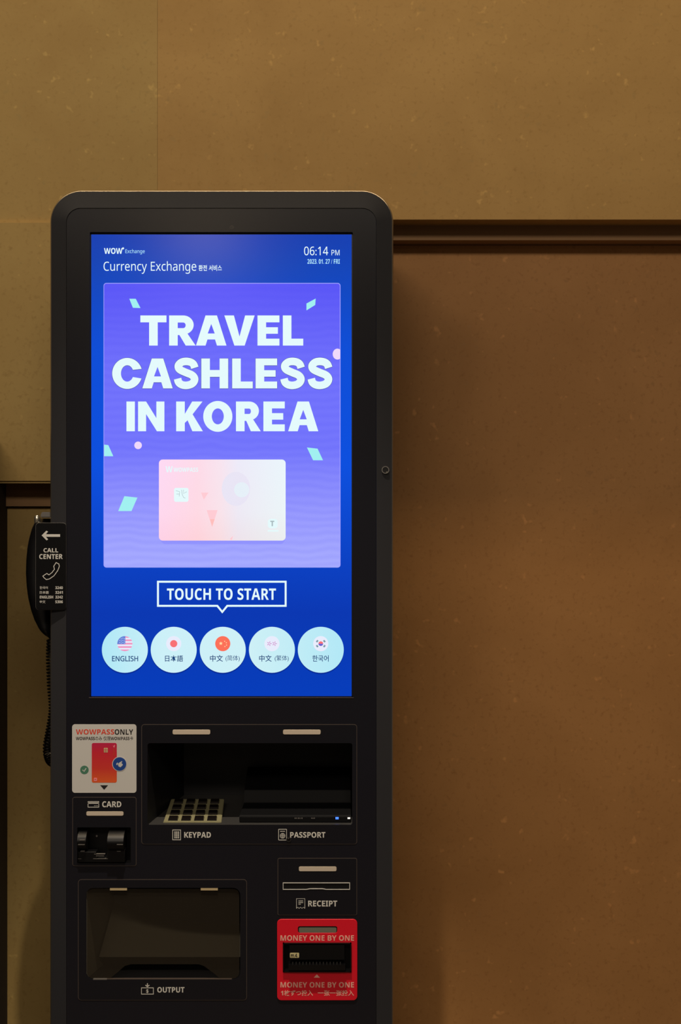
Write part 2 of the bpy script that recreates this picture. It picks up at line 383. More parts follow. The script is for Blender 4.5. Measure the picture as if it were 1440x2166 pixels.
# banner
b = sb(); b.shape(rr(219, 598.5, 720, 1200.5, 6), 'sline', ly(1), LT); b.shape(rr(220.2, 600, 718.6, 1200.5, 5), 'sbanner', ly(2), LT)
b.build('banner_picture', scr, label='violet advertising picture')
def smooth2(P, n=6, closed=False):
    out = []; N = len(P)
    for i in range(N - 1):
        p0, p1, p2, p3 = (Vector(q) for q in (P[max(i - 1, 0)], P[i], P[i + 1], P[min(i + 2, N - 1)]))
        for j in range(n):
            t = j / n
            out.append(tuple(0.5 * ((2 * p1) + (p2 - p0) * t + (2 * p0 - 5 * p1 + 4 * p2 - p3) * t * t + (3 * p1 - p0 - 3 * p2 + p3) * t ** 3)))
    return out + [P[-1]]
def glyph(ch, x, w_, h, W=45, T=36):     # heavy grotesque capitals, box x..x+w_ by 0..h; a list of loops
    X = x + w_
    if ch == 'I': return [[(x, 0), (X, 0), (X, h), (x, h)]]
    if ch == 'L': return [[(x, 0), (x + W, 0), (x + W, h - T), (X, h - T), (X, h), (x, h)]]
    if ch == 'T':
        c = (x + X) / 2; return [[(x, 0), (X, 0), (X, T), (c + W / 2, T), (c + W / 2, h), (c - W / 2, h), (c - W / 2, T), (x, T)]]
    if ch == 'E':
        a = h / 2 - T / 2 + 1; return [[(x, 0), (X, 0), (X, T), (x + W, T), (x + W, a), (X - 8, a), (X - 8, a + T - 2), (x + W, a + T - 2), (x + W, h - T), (X, h - T), (X, h), (x, h)]]
    if ch == 'H':
        a = h / 2 - T / 2; return [[(x, 0), (x + W, 0), (x + W, a), (X - W, a), (X - W, 0), (X, 0), (X, h), (X - W, h), (X - W, a + T), (x + W, a + T), (x + W, h), (x, h)]]
    if ch == 'N': return [[(x, 0), (x + W - 3, 0), (X - W + 3, h * 0.56), (X - W + 3, 0), (X, 0), (X, h), (X - W + 6, h), (x + W - 3, h * 0.42), (x + W - 3, h), (x, h)]]
    if ch == 'K': return [[(x, 0), (x + W, 0), (x + W, h * 0.42), (X - 56, 0), (X - 2, 0), (x + 86, h * 0.43), (X, h), (X - 55, h), (x + 60, h * 0.63), (x + W, h * 0.72), (x + W, h), (x, h)]]
    if ch == 'V':
        c = (x + X) / 2; return [[(x, 0), (x + 50, 0), (c, h * 0.70), (X - 50, 0), (X, 0), (c + 27, h), (c - 27, h)]]
    if ch == 'A':
        c = (x + X) / 2; k = 0.0
        return [[(c - 30, 0), (c + 30, 0), (X, h), (X - 50, h), (X - 60, h - 32), (x + 60, h - 32), (x + 50, h), (x, h)], [(c, h * 0.28), (c + 18.5, h * 0.60), (c - 18.5, h * 0.60)]]
    if ch == 'O':
        c = (x + X) / 2; return [[(c + (w_ / 2) * math.cos(a), h / 2 + (h / 2 + 3) * math.sin(a)) for a in [math.tau * i / 48 for i in range(48)]],
                                 [(c + (w_ / 2 - W) * math.cos(a), h / 2 + (h / 2 - T) * math.sin(a)) for a in [math.tau * i / 40 for i in range(40)]]]
    if ch == 'C':
        rx, ry, c = 79, h / 2 + 3, x + 79
        outer = [(c + rx * math.cos(math.radians(a)), h / 2 + ry * math.sin(math.radians(a))) for a in range(-17, -344, -6)]
        inner = [(c + 33 * math.cos(math.radians(a)), h / 2 + 43 * math.sin(math.radians(a))) for a in range(-334, -25, 7)]
        return [outer + inner]
    if ch == 'S':
        k = w_ / 130; q = (h + 6) / 160
        P = [(109, 51), (102, 33), (87, 22), (64, 18), (41, 22), (25, 36), (24, 50), (34, 62), (62, 75), (93, 88), (107, 104), (105, 121), (91, 135), (65, 141.5), (41, 138), (25, 126), (19, 107)]
        return [stroke(smooth2([(x + a * k, -3 + b_ * q) for a, b_ in P]), 40)]
    if ch == 'R':
        bw = w_ * 0.40; c = x + w_ * 0.54; r = 0.315 * h
        o1 = [(x, 0)] + [(c + bw * math.cos(math.radians(a)), r + r * math.sin(math.radians(a))) for a in range(-90, 61, 10)]
        o1 += [(x + w_ * 0.70, h * 0.60), (X + 2, h), (X - 50, h), (x + 54, h * 0.65), (x + W, h * 0.65), (x + W, h), (x, h)]
        hole = [(x + W, T)] + [(c + (bw - W + 3) * math.cos(math.radians(a)), (T + h * 0.63 - T + 4) / 2 + (h * 0.63 - 2 * T + 2) / 2 * math.sin(math.radians(a))) for a in range(-90, 91, 15)] + [(x + W, h * 0.63 - T + 3)]
        hole[0] = (x + W, hole[1][1]); hole[-1] = (x + W, hole[-2][1])
        return [o1, hole]
ROWS = (('TRAVEL', 167, 325, ((290, 427), (441, 578), (582, 742), (731, 890), (905, 1020), (1038, 1145))),
        ('CASHLESS', 393, 550, ((142, 290), (300, 460), (466, 597), (610, 751), (772, 880), (895, 1008), (1025, 1155), (1168, 1300))),
        ('INKOREA', 619, 775, ((217, 261), (278, 416), (478, 618), (620, 773), (792, 920), (936, 1048), (1066, 1224))))
SG = 580 / 1440
b = sb()
for word, ya, yb, xs_ in ROWS:
    for ch, (xa, xb) in zip(word, xs_):
        loops = [[(180 + px * SG, 600 + (ya + py) * SG) for px, py in lp] for lp in glyph(ch, xa, xb - xa, yb - ya)]
        if word == 'CASHLESS':                                     # this row has a thin dark outline
            cxg, cyg = 180 + (xa + xb) / 2 * SG, 600 + (ya + yb) / 2 * SG
            b.shape([[(px, py + 0.9) for px, py in loops[0]]], 'soutline', ly(3), LT)
            b.shape([[(cxg + (px - cxg) * 1.022, cyg + (py - cyg) * 1.016) for px, py in loops[0]]], 'soutline', ly(3) - 0.00003, LT)
            if len(loops) > 1: b.shape(loops[1], 'sbanner', ly(3) - 0.0001, LT)
        b.shape(loops, 'sw', ly(4), LT)
b.build('slogan_lettering', scr, label='big white slogan')
for lp in ([(273.5, 632), (287, 632), (297, 651.5), (281, 651)], [(648, 642), (667.5, 631.5), (666.5, 645), (648, 656.5)], [(220.2, 940.5), (229, 941.5), (239.5, 965), (220.2, 965)],
           [(649, 946.5), (671.5, 949), (683, 973.5), (662, 973.5)], [(263, 1049.5), (290.5, 1052.5), (278, 1081), (250, 1081)]):
    sb().shape(lp, 'scyan', ly(3), LT).build('confetti', scr)
sb().shape(circ(292, 942, 8), 'spink', ly(3), LT).build('confetti_dot', scr)
lp = [(713.5 + 10 * math.cos(math.radians(a)), 749 + 11.5 * math.sin(math.radians(a))) for a in range(55, 306, 10)]
sb().shape(lp, 'spink', ly(3), LT).build('confetti_dot', scr)
# payment card in the banner
b = sb(); b.shape(rr(340, 990, 602, 1151, 10), 'scardsh', ly(3), LT)
b.shape(rr(336, 972, 604, 1143.5, 8), 'scard_d', ly(4), LT)
b.shape(circ(499, 1034, 30, ry=36), 'scirc', ly(5), LT); b.shape(circ(511, 1036, 16), 'scirc2', ly(6), LT)
b.shape([(425, 1042), (441, 1042), (431, 1057)], 'stri2', ly(5), LT); b.shape([(437, 1079), (460, 1079), (448.5, 1115)], 'stri2', ly(5), LT); b.shape([(444, 1098), (454, 1098), (448.7, 1114)], 'stri', ly(6), LT)
b.shape([(486, 1140), (493, 1133), (490, 1143)], 'stri2', ly(5), LT)
b.text('W', 350, 986, 365, 999, 'sw', ly(5), LT, 0.0); b.text('WOWPASS', 367, 989, 419, 998, 'sw', ly(5), LT, 0.0)
b.shape(rr(368, 1032, 398.5, 1061.5, 4), 'sw', ly(5), LT)
for st in ([(372, 1038), (380, 1040), (379, 1050)], [(373, 1045), (379, 1045)], [(384, 1036), (385, 1045), (388, 1052), (392, 1054)], [(388, 1036), (388, 1044), (395, 1040)]):
    b.shape(stroke(st, 0.9), 'sgrey', ly(6), LT)
b.shape(rr(566.5, 1097.5, 587, 1117.5, 6), 'sw', ly(5), LT); b.text('T', 571.5, 1101.5, 580, 1113, 'sgrey', ly(6), LT, 0.02); b.shape(rr(566, 1121, 589, 1124.5, 1), 'sw', ly(5), LT)
b.build('card_picture', scr, label='pale pink and white payment card on the banner')
# touch to start callout
b = sb(); o_ = [(332, 1228.5), (606, 1228.5), (606, 1283.5), (481.5, 1283.5), (470, 1297.5), (458.5, 1283.5), (332, 1283.5)]
i_ = [(336, 1232.5), (602, 1232.5), (602, 1279.5), (479.5, 1279.5), (470, 1291.5), (460.5, 1279.5), (336, 1279.5)]
b.shape([o_, i_], 'sw', ly(1), LT); b.text('TOUCH TO START', 353, 1244.5, 583.5, 1269, 'sw', ly(1), LT, 0.0)
b.build('callout', scr, label='white outlined start callout')
# language buttons
def lang_button(cx, kind):
    cy = 1374.5; b = sb()
    b.shape(circ(cx, cy + 3, 48.6, 56), 'sshade', ly(1), LT); b.shape(circ(cx, cy, 48.6, 56), 'sbutton', ly(2), LT)
    fx, fy, r = cx, 1361.5, 16
    if kind == 'english':
        def chord(dy): return math.sqrt(max(0, r * r - dy * dy))
        for k in range(9):
            ya, yb = -r + k * 2 * r / 9, -r + (k + 1) * 2 * r / 9
            up = [(fx + chord(ya + (yb - ya) * i / 3), fy + ya + (yb - ya) * i / 3) for i in range(4)]; dn = [(2 * fx - p[0], p[1]) for p in up[::-1]]
            b.shape(up + dn, 'sflagpink' if k % 2 == 0 else 'sflagwhite', ly(3), LT)
        lp = [(fx + 1, fy + 1), (fx + 1, fy - r + 0.2)] + [(fx + r * math.cos(math.radians(a)), fy + r * math.sin(math.radians(a))) for a in range(264, 178, -8)] + [(fx - r, fy + 1)]
        b.shape(lp, 'sflagblue', ly(4), LT)
        for i in range(3):
            for j in range(4):
                if (i, j) != (0, 0): b.shape(circ(fx - 11 + j * 3.4, fy - 11.5 + i * 4.6 + (j % 2) * 1.2, 0.75, 6), 'sflagwhite', ly(5), LT)
        b.text('ENGLISH', 237, 1387.5, 292, 1399, 'snavy', ly(3), LT, 0.016, wt='r')
    elif kind == 'japanese':
        b.shape(circ(fx, fy, r), 'sflagwhite', ly(3), LT); b.shape(circ(fx, fy, 7.6), 'sred', ly(4), LT)
        b.text('日本語', 349, 1386, 387, 1399.5, 'snavy', ly(3), LT, 0.01)
    elif kind == 'simplified':
        b.shape(circ(fx, fy, r), 'sred2', ly(3), LT); b.shape(star(fx - 4, fy - 0.5, 4.2), 'sstar', ly(4), LT)
        for dx, dy in ((4, -5), (7.5, -2), (8, 3), (4.5, 6)): b.shape(star(fx + dx, fy + dy, 1.6), 'sstar', ly(4), LT)
        b.text('中文', 444, 1385.5, 471.5, 1399.5, 'snavy', ly(3), LT, 0.012); b.text('(简体)', 477, 1386, 507, 1399.5, 'snavy', ly(3), LT, 0.0)
    elif kind == 'traditional':
        b.shape(circ(fx, fy, r), 'sflagwhite', ly(3), LT)
        for sx in (-5.5, 5.5):
            for a in range(0, 360, 72): b.shape(stroke([(fx + sx + 1.2 * math.cos(math.radians(a)), fy + 1.2 * math.sin(math.radians(a))), (fx + sx + 5 * math.cos(math.radians(a)), fy + 5 * math.sin(math.radians(a)))], 1.5), 'smag', ly(4), LT)
        b.text('中文', 548, 1385.5, 574.5, 1399.5, 'snavy', ly(3), LT, 0.012); b.text('(繁体)', 581, 1386, 610.5, 1399.5, 'snavy', ly(3), LT, 0.0)
    else:
        b.shape(circ(fx, fy, r), 'sflagwhite', ly(3), LT)
        b.shape([(fx + 5 * math.cos(math.radians(a)), fy + 5 * math.sin(math.radians(a))) for a in range(180, 361, 12)], 'sred', ly(4), LT)
        b.shape([(fx + 5 * math.cos(math.radians(a)), fy + 5 * math.sin(math.radians(a))) for a in range(0, 181, 12)], 'sviolet', ly(4), LT)
        for sx in (-1, 1):
            for sy in (-1, 1):
                for q in (-1.3, 0, 1.3):
                    cx_, cy_ = fx + sx * (7.6 + q * 0.7), fy + sy * (5.2 + q * 0.6)
                    b.shape(stroke([(cx_ - 1.6, cy_ + sx * sy * 1.9), (cx_ + 1.6, cy_ - sx * sy * 1.9)], 0.9), 'steal', ly(4), LT)
        b.text('한국어', 660.5, 1386, 695, 1399.5, 'snavy', ly(3), LT, 0.01)
    b.build('language_button', scr, label=kind + ' language button')
for cx, k in zip((264, 367.3, 471, 575, 678.3), ('english', 'japanese', 'simplified', 'traditional', 'korean')): lang_button(cx, k)

# ---- module plates: thin raised plates with a fine edge line
PY = FP - 0.0010
def module(name, x0, y0, x1, y1, r, holes_=(), label=None, m='plate'):
    b = kb(); b.shape([rr(x0 + 1.2, y0 + 1.2, x1 - 1.2, y1 - 1.2, r)] + list(holes_), m, PY, 0.001)
    b.shape(frame(x0, y0, x1, y1, 1.2, r), 'seam', PY + 0.0004, 0.0008)
    return b.build(name, kiosk, label=label)
TY = PY - 0.00025; TT = 0.00025
def lamp_bar(x0, y0, x1, y1, parent, m='led', y=None):
    y = PY if y is None else y
    b = kb(); b.shape(frame(x0 - 1.5, y0 - 1.5, x1 + 1.5, y1 + 1.5, 1.7, 3.5), 'gap', y - 0.0001, 0.0004)
    b.shape(rr(x0, y0, x1, y1, 3), m, y - 0.0006, 0.0009, 0.0002); return b.build('indicator_lamp', parent)

# keypad and passport bay
bay = module('bay_plate', 299, 1532, 755, 1786, 6, [rr(312, 1572, 745, 1745, 5)], 'black plate around the keypad and passport bay')
lamp_bar(365, 1543.5, 444.5, 1553.5, bay); lamp_bar(598.5, 1543.5, 678, 1553.5, bay)
b = kb(); b.text('KEYPAD', 389.5, 1760, 446, 1772, 'white', TY, TT, 0.006); b.build('keypad_lettering', bay)
b = kb(); b.shape(frame(364.5, 1755, 382.5, 1777, 1.3), 'white', TY, TT)
for i in range(3):
    for j in range(4): b.box(368.6 + i * 3.7, 1758.8 + j * 3.9, 371.3 + i * 3.7, 1761.6 + j * 3.9, TY, TY + TT, 'white')
b.build('keypad_icon', bay)
b = kb(); b.text('PASSPORT', 613.5, 1760, 688, 1772, 'white', TY, TT, 0.006); b.build('passport_lettering', bay)
b = kb(); b.shape(frame(588.5, 1753.5, 606.5, 1777.5, 1.2, 1.5), 'white', TY, TT); b.shape([circ(597.5, 1768, 5.6, 24), circ(597.5, 1768, 4.6, 24)], 'white', TY, TT)
b.shape([circ(597.5, 1768, 2.8, 24, 5.2), circ(597.5, 1768, 1.9, 24, 4.5)], 'white', TY - 0.0001, TT); b.box(592.5, 1767.5, 602.5, 1768.5, TY - 0.0001, TY + TT, 'white'); b.box(597, 1763, 598, 1773, TY - 0.0001, TY + TT, 'white')
for i in range(4): b.box(592.6 + i * 2.6, 1757.6, 594.4 + i * 2.6, 1759.4, TY, TY + TT, 'white')
b.build('passport_icon', bay)
b = kb(); b.shape([circ(610.5, 1776, 5.2, 20), circ(610.5, 1776, 3.6, 20)], 'body', PY - 0.0014, 0.0018); b.shape(circ(610.5, 1776, 3.8, 20), 'gloss', PY - 0.0008, 0.0012); b.shape(circ(610, 1773.2, 1.3, 10), 'greymetal', PY - 0.0012, 0.001)
b.build('screw', kiosk)
# bay interior: splayed left wall, ledge lip, floor, back
def P3(px, py, y): return pt(px, py, y)
b = kb(); zf = zpx(1745); zt = zpx(1572); BD = 0.17
xa, xb = xpx(312), xpx(745)
def quad(b_, pts, m): b_.add(pts, [(0, 1, 2, 3)], m)
xs = xa + 0.020 + 0.017            # left wall splays in towards the back
quad(b, [(xa, FP, zf), (xa, FP, zt), (xs, BD, zt), (xs, BD, zf + 0.012)], 'cavity')
quad(b, [(xb, FP, zf), (xb, FP, zt), (xb, BD, zt), (xb, BD, zf)], 'cavity')
quad(b, [(xa, FP, zt), (xb, FP, zt), (xb, BD, zt), (xs, BD, zt)], 'cavity')
quad(b, [(xs, BD, zt), (xb, BD, zt), (xb, BD, zf), (xs, BD, zf)], 'cavity')
bi = b.build('bay_interior', kiosk, smooth=0)
b = kb(); quad(b, [(xa, FP, zf), (xb, FP, zf), (xb, BD, zf + 0.012), (xs, BD, zf + 0.012)], 'ledge'); b.build('bay_floor', kiosk, smooth=0)
# keypad
A0, A1, A2, A3 = P3(345, 1739, 0.012), P3(468, 1739, 0.012), P3(474, 1690, 0.105), P3(362, 1690, 0.105)
def kp(u, v, h=0.0):
    p = A0.lerp(A1, u).lerp(A3.lerp(A2, u), v); nrm = (A1 - A0).cross(A3 - A0).normalized()
    return p + nrm * h
b = kb(); h0 = -0.008
b.hexa([kp(0, 0), kp(1, 0), kp(1, 1), kp(0, 1), kp(0, 0, h0), kp(1, 0, h0), kp(1, 1, h0), kp(0, 1, h0)], 'steel')
pad = b.build('keypad', kiosk, bevel=0.0008, label='metal keypad with sixteen dark keys')
for j in range(4):
    for i in range(4):
        u0, u1 = 0.07 + i * 0.225, 0.07 + i * 0.225 + 0.175; v0, v1 = 0.055 + j * 0.243, 0.055 + j * 0.243 + 0.165
        b = kb(); g = 0.012
        b.hexa([kp(u0 + g, v0 + g, 0.003), kp(u1 - g, v0 + g, 0.003), kp(u1 - g, v1 - g, 0.003), kp(u0 + g, v1 - g, 0.003), kp(u0, v0, -0.001), kp(u1, v0, -0.001), kp(u1, v1, -0.001), kp(u0, v1, -0.001)], 'key')
        b.build('key', pad, bevel=0.0004)
# passport reader: sloping glossy box with slot, maker's marks, blue lamp and glowing white mark
b = kb()
f0, f1 = P3(506, 1733, 0.012), P3(744, 1733, 0.012)
prof = [(0.012, zpx(1741)), (0.012, zf + 0.0095), (0.016, zf + 0.012), (0.06, zf + 0.022), (0.068, zf + 0.040), (0.15, zf + 0.062), (0.15, zf + 0.012)]
prof[0] = (0.012, zf + 0.0015)
x0_, x1_ = f0.x, xb - 0.002
L = [(x0_ + (0.004 if y_ > 0.05 else 0), y_, z_) for y_, z_ in prof]; R = [(x1_, y_, z_) for y_, z_ in prof]
b.loft([L, R], 'matte', True, True)
pr = b.build('passport_reader', kiosk, smooth=0, bevel=0.0006, label='glossy black passport reader')
b = kb(); q0, q1 = P3(563, 1704, 0.062), P3(729, 1704, 0.062); b.hexa([(q0.x, 0.061, q0.z), (q1.x, 0.061, q0.z), (q1.x, 0.061, q0.z - 0.0012), (q0.x, 0.061, q0.z - 0.0012), (q0.x, 0.066, q0.z), (q1.x, 0.066, q0.z), (q1.x, 0.066, q0.z - 0.0012), (q0.x, 0.066, q0.z - 0.0012)], 'greymetal'); b.build('slot_edge', pr)
yl = 0.0112
b = kb()
for i, wd in enumerate((3, 2, 3, 2, 3)): b.box(623 + i * 3.6, 1729.6, 623 + i * 3.6 + wd * 0.8, 1732.2, yl, yl + 0.001, 'greymetal')
for i in range(3): b.box(658 + i * 3, 1729.8, 660 + i * 3, 1732, yl, yl + 0.001, 'greymetal')
b.build('marking', pr)
kb().box(709.5, 1728.5, 716, 1733, yl, yl + 0.001, 'bluelamp').build('blue_light', pr)
kb().box(735, 1729.2, 740.5, 1732.4, yl, yl + 0.001, 'whiteglow').build('white_glow_mark', pr)

# card-only sticker
SY = FP - 0.0004
b = kb(); b.shape(rr(152.5, 1532, 288.5, 1677, 6), 'paper', SY, 0.0004); stk = b.build('notice_sticker', kiosk, label='white square notice sticker with red card picture')
def sy(n): return SY - 0.00018 * n
b = kb(); b.text('WOWPASS', 160.5, 1542.5, 241.5, 1553.5, 'inkred', sy(1), LT, 0.0); b.build('red_lettering', stk)
b = kb(); b.text('ONLY', 242.5, 1542.5, 281.5, 1554, 'ink', sy(1), LT, 0.0); b.text('WOWPASSのみ 仅限WOWPASS卡', 160.5, 1557.5, 281.5, 1566, 'ink', sy(1), LT, 0.0); b.build('black_lettering', stk)
b = kb(); b.shape(rr(194, 1571.5, 247, 1655.5, 4), 'scard', sy(1), LT); b.shape(rr(219.5, 1582, 228, 1591.5, 1.5), 'yellow', sy(2), LT)
for q in ((219.5, 1584.8, 228, 1585.5), (219.5, 1588, 228, 1588.7), (223.4, 1582, 224.1, 1591.5)): b.box(*q, sy(3), sy(3) + 0.0003, 'scard')
b.shape([(238.5, 1577), (240.5, 1578.5), (242.5, 1575), (243.2, 1577), (241.5, 1582)], 'pink', sy(2), LT); b.text('WOWPASS', 239.5, 1583, 242.2, 1598, 'inkred', sy(2), LT, 0, rot='down')
b.shape([rr(198.5, 1645.5, 205, 1652, 1)], 'pink', sy(2), LT); b.box(200, 1647.5, 203, 1649, sy(3), sy(3) + 0.0003, 'inkred')
b.build('card_picture', stk, label='red payment card printed on the sticker')
b = kb(); b.shape(circ(178.5, 1628.5, 9), 'green', sy(1), LT); b.shape(stroke([(174.5, 1628.5), (177.8, 1631.8), (182, 1625)], 2), 'paper', sy(2), LT); b.build('check_mark', stk)
b = kb(); b.shape(circ(252.8, 1616, 15.6), 'paper', sy(2), LT); b.shape(circ(252.8, 1616, 14.2), 'blue', sy(3), LT)
b.shape([(249.5, 1616), (252.5, 1613), (257.5, 1610), (258.5, 1611.5), (256.5, 1614), (259.8, 1617), (259, 1619), (254.8, 1623), (250.5, 1621)], 'paper', sy(4), LT); b.shape([(245.5, 1616.5), (247.8, 1613), (249.6, 1614), (247.8, 1619)], 'paper', sy(4), LT); b.build('thumb_mark', stk)
kb().shape([(211.8, 1661), (228.5, 1661), (220.2, 1670.5)], 'ink', sy(1), LT).build('arrow', stk)

# card module
cm = module('card_plate', 153, 1686, 288.5, 1832, 5, [rr(163, 1750, 277, 1826, 3)], 'black plate around the card slot')
b = kb(); b.text('CARD', 216, 1695, 256.5, 1707.5, 'white', TY, TT, 0.006); b.build('card_lettering', cm)
b = kb(); b.shape(frame(185.5, 1695, 209.5, 1708, 1.2, 0.8), 'white', TY, TT); b.box(185.5, 1697.5, 209.5, 1700, TY, TY + TT, 'white')
for x in (199, 202, 205): b.box(x, 1703.8, x + 1.6, 1704.8, TY, TY + TT, 'white')
b.build('card_icon', cm)
lamp_bar(182.5, 1716.5, 261, 1725.5, cm)
b = kb()
zt_, zb_ = zpx(1750), zpx(1826); xl_, xr_ = xpx(163), xpx(277)
b.hexa([(xl_, 0.022, zt_), (xr_, 0.022, zt_), (xr_, 0.022, zb_), (xl_, 0.022, zb_), (xl_, 0.03, zt_), (xr_, 0.03, zt_), (xr_, 0.03, zb_), (xl_, 0.03, zb_)], 'soft')
for q in ((162, 1749, 164, 1827), (276, 1749, 278, 1827), (162, 1749, 278, 1750.5), (162, 1825, 278, 1827)): b.box(*q, 0.0016, 0.024, 'soft')
rd = b.build('card_reader', kiosk, smooth=0, label='black card slot')
def finger(x0, x1, y0, y1, m='soft', out=-0.012, name='guide'):    # rounded nose standing out of the slot
    b_ = kb(); rings = []
    for k in range(9):
        a = math.pi * k / 8; z = zpx((y0 + y1) / 2 - (y1 - y0) / 2 * math.cos(a)); yy = 0.012 + (out - 0.012) * math.sin(a)
        rings.append((yy, z))
    L_ = [(xpx(x0), y_, z_) for y_, z_ in rings] + [(xpx(x0), 0.022, rings[-1][1]), (xpx(x0), 0.022, rings[0][1])]
    R_ = [(xpx(x1), p[1], p[2]) for p in L_]
    b_.loft([L_, R_], m, True, True); return b_.build(name, rd, smooth=40)
finger(166, 184, 1757, 1800); finger(230, 264, 1756, 1802, out=-0.016)
b = kb()
lp = [(165, 1802), (203, 1802), (206, 1816), (224, 1816), (228, 1798), (264, 1798), (264, 1824), (165, 1824)]
b.shape(lp, 'soft', -0.004, 0.02, 0.0008); b.build('slot_mouth', rd)
b = kb()
for q in ((168, 1776.5, 179, 1777.8), (165, 1786.2, 179, 1787.4), (170, 1800.2, 179, 1801.4), (247, 1785.8, 260, 1787.2), (247, 1800.2, 255, 1801.3), (199, 1806.2, 222, 1807.3), (203, 1810.2, 220, 1811.2), (197, 1816, 228, 1817), (165, 1816.2, 172, 1817)):
    b.box(*q, -0.0168 if q[0] > 240 and q[1] < 1790 else (-0.0128 if q[1] < 1790 else -0.0046), 0.0, 'greymetal')
b.build('edge_highlight_strip', rd)
kb().shape(circ(204.5, 1768.5, 2, 12), 'greymetal', 0.0208, 0.002).build('sensor', rd)

# output tray
om = module('output_plate', 165, 1860, 522, 2116, 7, [rr(182, 1878, 508, 2072, 15)], 'black plate around the output tray')
b = kb(); b.text('OUTPUT', 332.5, 2088, 390, 2099.5, 'white', TY, TT, 0.006); b.build('output_lettering', om)
b = kb(); b.shape([rr(298.5, 2089, 325, 2103.5), rr(299.8, 2090.3, 323.7, 2102.2)], 'white', TY, TT); b.text('$', 309, 2092.5, 314, 2101, 'white', TY, TT, 0.01)
b.shape([(310.8, 2080), (312.6, 2080), (312.6, 2085), (315.6, 2083.2), (316.4, 2084.4), (311.7, 2088.4), (307, 2084.4), (307.8, 2083.2), (310.8, 2085)], 'white', TY, TT); b.build('output_icon', om)
b = kb(); xa, xb, zt, zf = xpx(182), xpx(508), zpx(1878), zpx(2072); BD = 0.14
xs = xa + 0.03
quad(b, [(xa, 0.004, zf), (xa, 0.004, zt), (xs, BD, zt), (xs, BD, zf)], 'ramp'); quad(b, [(xb, 0.004, zf), (xb, 0.004, zt), (xb, BD, zt), (xb, BD, zf)], 'body')
quad(b, [(xa, 0.004, zt), (xb, 0.004, zt), (xb, BD, zt), (xs, BD, zt)], 'cavity'); quad(b, [(xa, 0.004, zf), (xb, 0.004, zf), (xb, BD, zf), (xs, BD, zf)], 'cavity')
quad(b, [(xs, BD, zf), (xb, BD, zf), (xb, BD, zt), (xs, BD, zt)], 'cavity')
b.build('tray_interior', kiosk, smooth=0)
b = kb()       # inner ramp and the curved hood above it
hood = [(232, 1882), (245, 1911), (300, 1928), (360, 1944), (430, 1953), (506, 1957), (506, 1882)]
b.shape(hood, 'cavity', 0.03, 0.05); b.build('tray_hood', kiosk)
b = kb(); quad(b, [(xa + 0.012, 0.046, zf + 0.020), (xb - 0.002, 0.046, zf + 0.020), (xb - 0.002, 0.13, zt - 0.03), (xs, 0.13, zt - 0.03)], 'ramp'); quad(b, [(xa + 0.012, 0.046, zf + 0.020), (xb - 0.002, 0.046, zf + 0.020), (xb - 0.002, 0.07, zf), (xa + 0.012, 0.07, zf)], 'cavity'); b.build('tray_ramp', kiosk, smooth=0)
flap = rr(184, 1880, 506, 2070, 14)
b = kb(); lp = []
for p in flap: lp.append(p)
cut = [(466, 2070), (450, 2057), (431, 2043), (420, 2039.5), (277, 2039.5), (264, 2043), (248, 2057), (232, 2070)]
k_ = max(i for i, p in enumerate(flap) if p[0] > 300 and p[1] > 2000)
lp = flap[:k_ + 1] + cut + flap[k_ + 1:]
b.shape(lp, 'acrylic', 0.0035, 0.002); fl = b.build('tray_flap', kiosk, label='smoked clear flap with cut-out bottom edge')
for x in (232.5, 424.5): kb().box(x, 1878.6, x + 36, 1883.4, 0.0008, 0.0036, 'gold').build('hinge', fl)
b = kb(); b.box(197, 2070.6, 490, 2072.4, FP - 0.0006, 0.006, 'seam'); b.box(197, 2070.4, 226, 2072.6, FP - 0.0012, 0.004, 'greymetal'); b.build('tray_lip_highlight', kiosk)  # paler strips put in as the highlight along the lower edge

# receipt module
rm = module('receipt_plate', 587, 1815, 755, 1936, 4, [rr(600, 1869, 738.5, 1880)], 'black plate around the receipt slot')
lamp_bar(632, 1833, 711.5, 1843, rm)
b = kb(); sl = [(598, 1867), (740, 1867), (740, 1882), (690, 1882), (682, 1880.8), (656, 1880.8), (648, 1882), (598, 1882)]; si = [(599.3, 1868.3), (738.7, 1868.3), (738.7, 1880.7), (690, 1880.7), (682, 1879.5), (656, 1879.5), (648, 1880.7), (599.3, 1880.7)]
b.shape([sl, si], 'white', PY - 0.0008, 0.0014); b.shape(si, 'gap', PY + 0.0006, 0.0006); b.build('receipt_slot', kiosk, label='pale outlined receipt slot')
b = kb(); b.text('RECEIPT', 651.5, 1905, 713, 1917.5, 'white', TY, TT, 0.006); b.build('receipt_lettering', rm)
b = kb()
zz = [(644.5, 1921.5), (641.5, 1919), (638.5, 1921.5), (635.5, 1919), (632.5, 1921.5), (629.5, 1919), (626.8, 1921.5)]
b.shape(stroke([(626.8, 1921.5), (626.8, 1901), (644.5, 1901), (644.5, 1921.5)], 1.1), 'white', TY, TT); b.shape(stroke(zz, 1.0), 'white', TY - 0.0001, TT)
for yy, xx in ((1905, 641), (1908.5, 641), (1911.8, 636)): b.box(631, yy, xx, yy + 1.4, TY, TY + TT, 'white')
b.build('receipt_icon', rm)

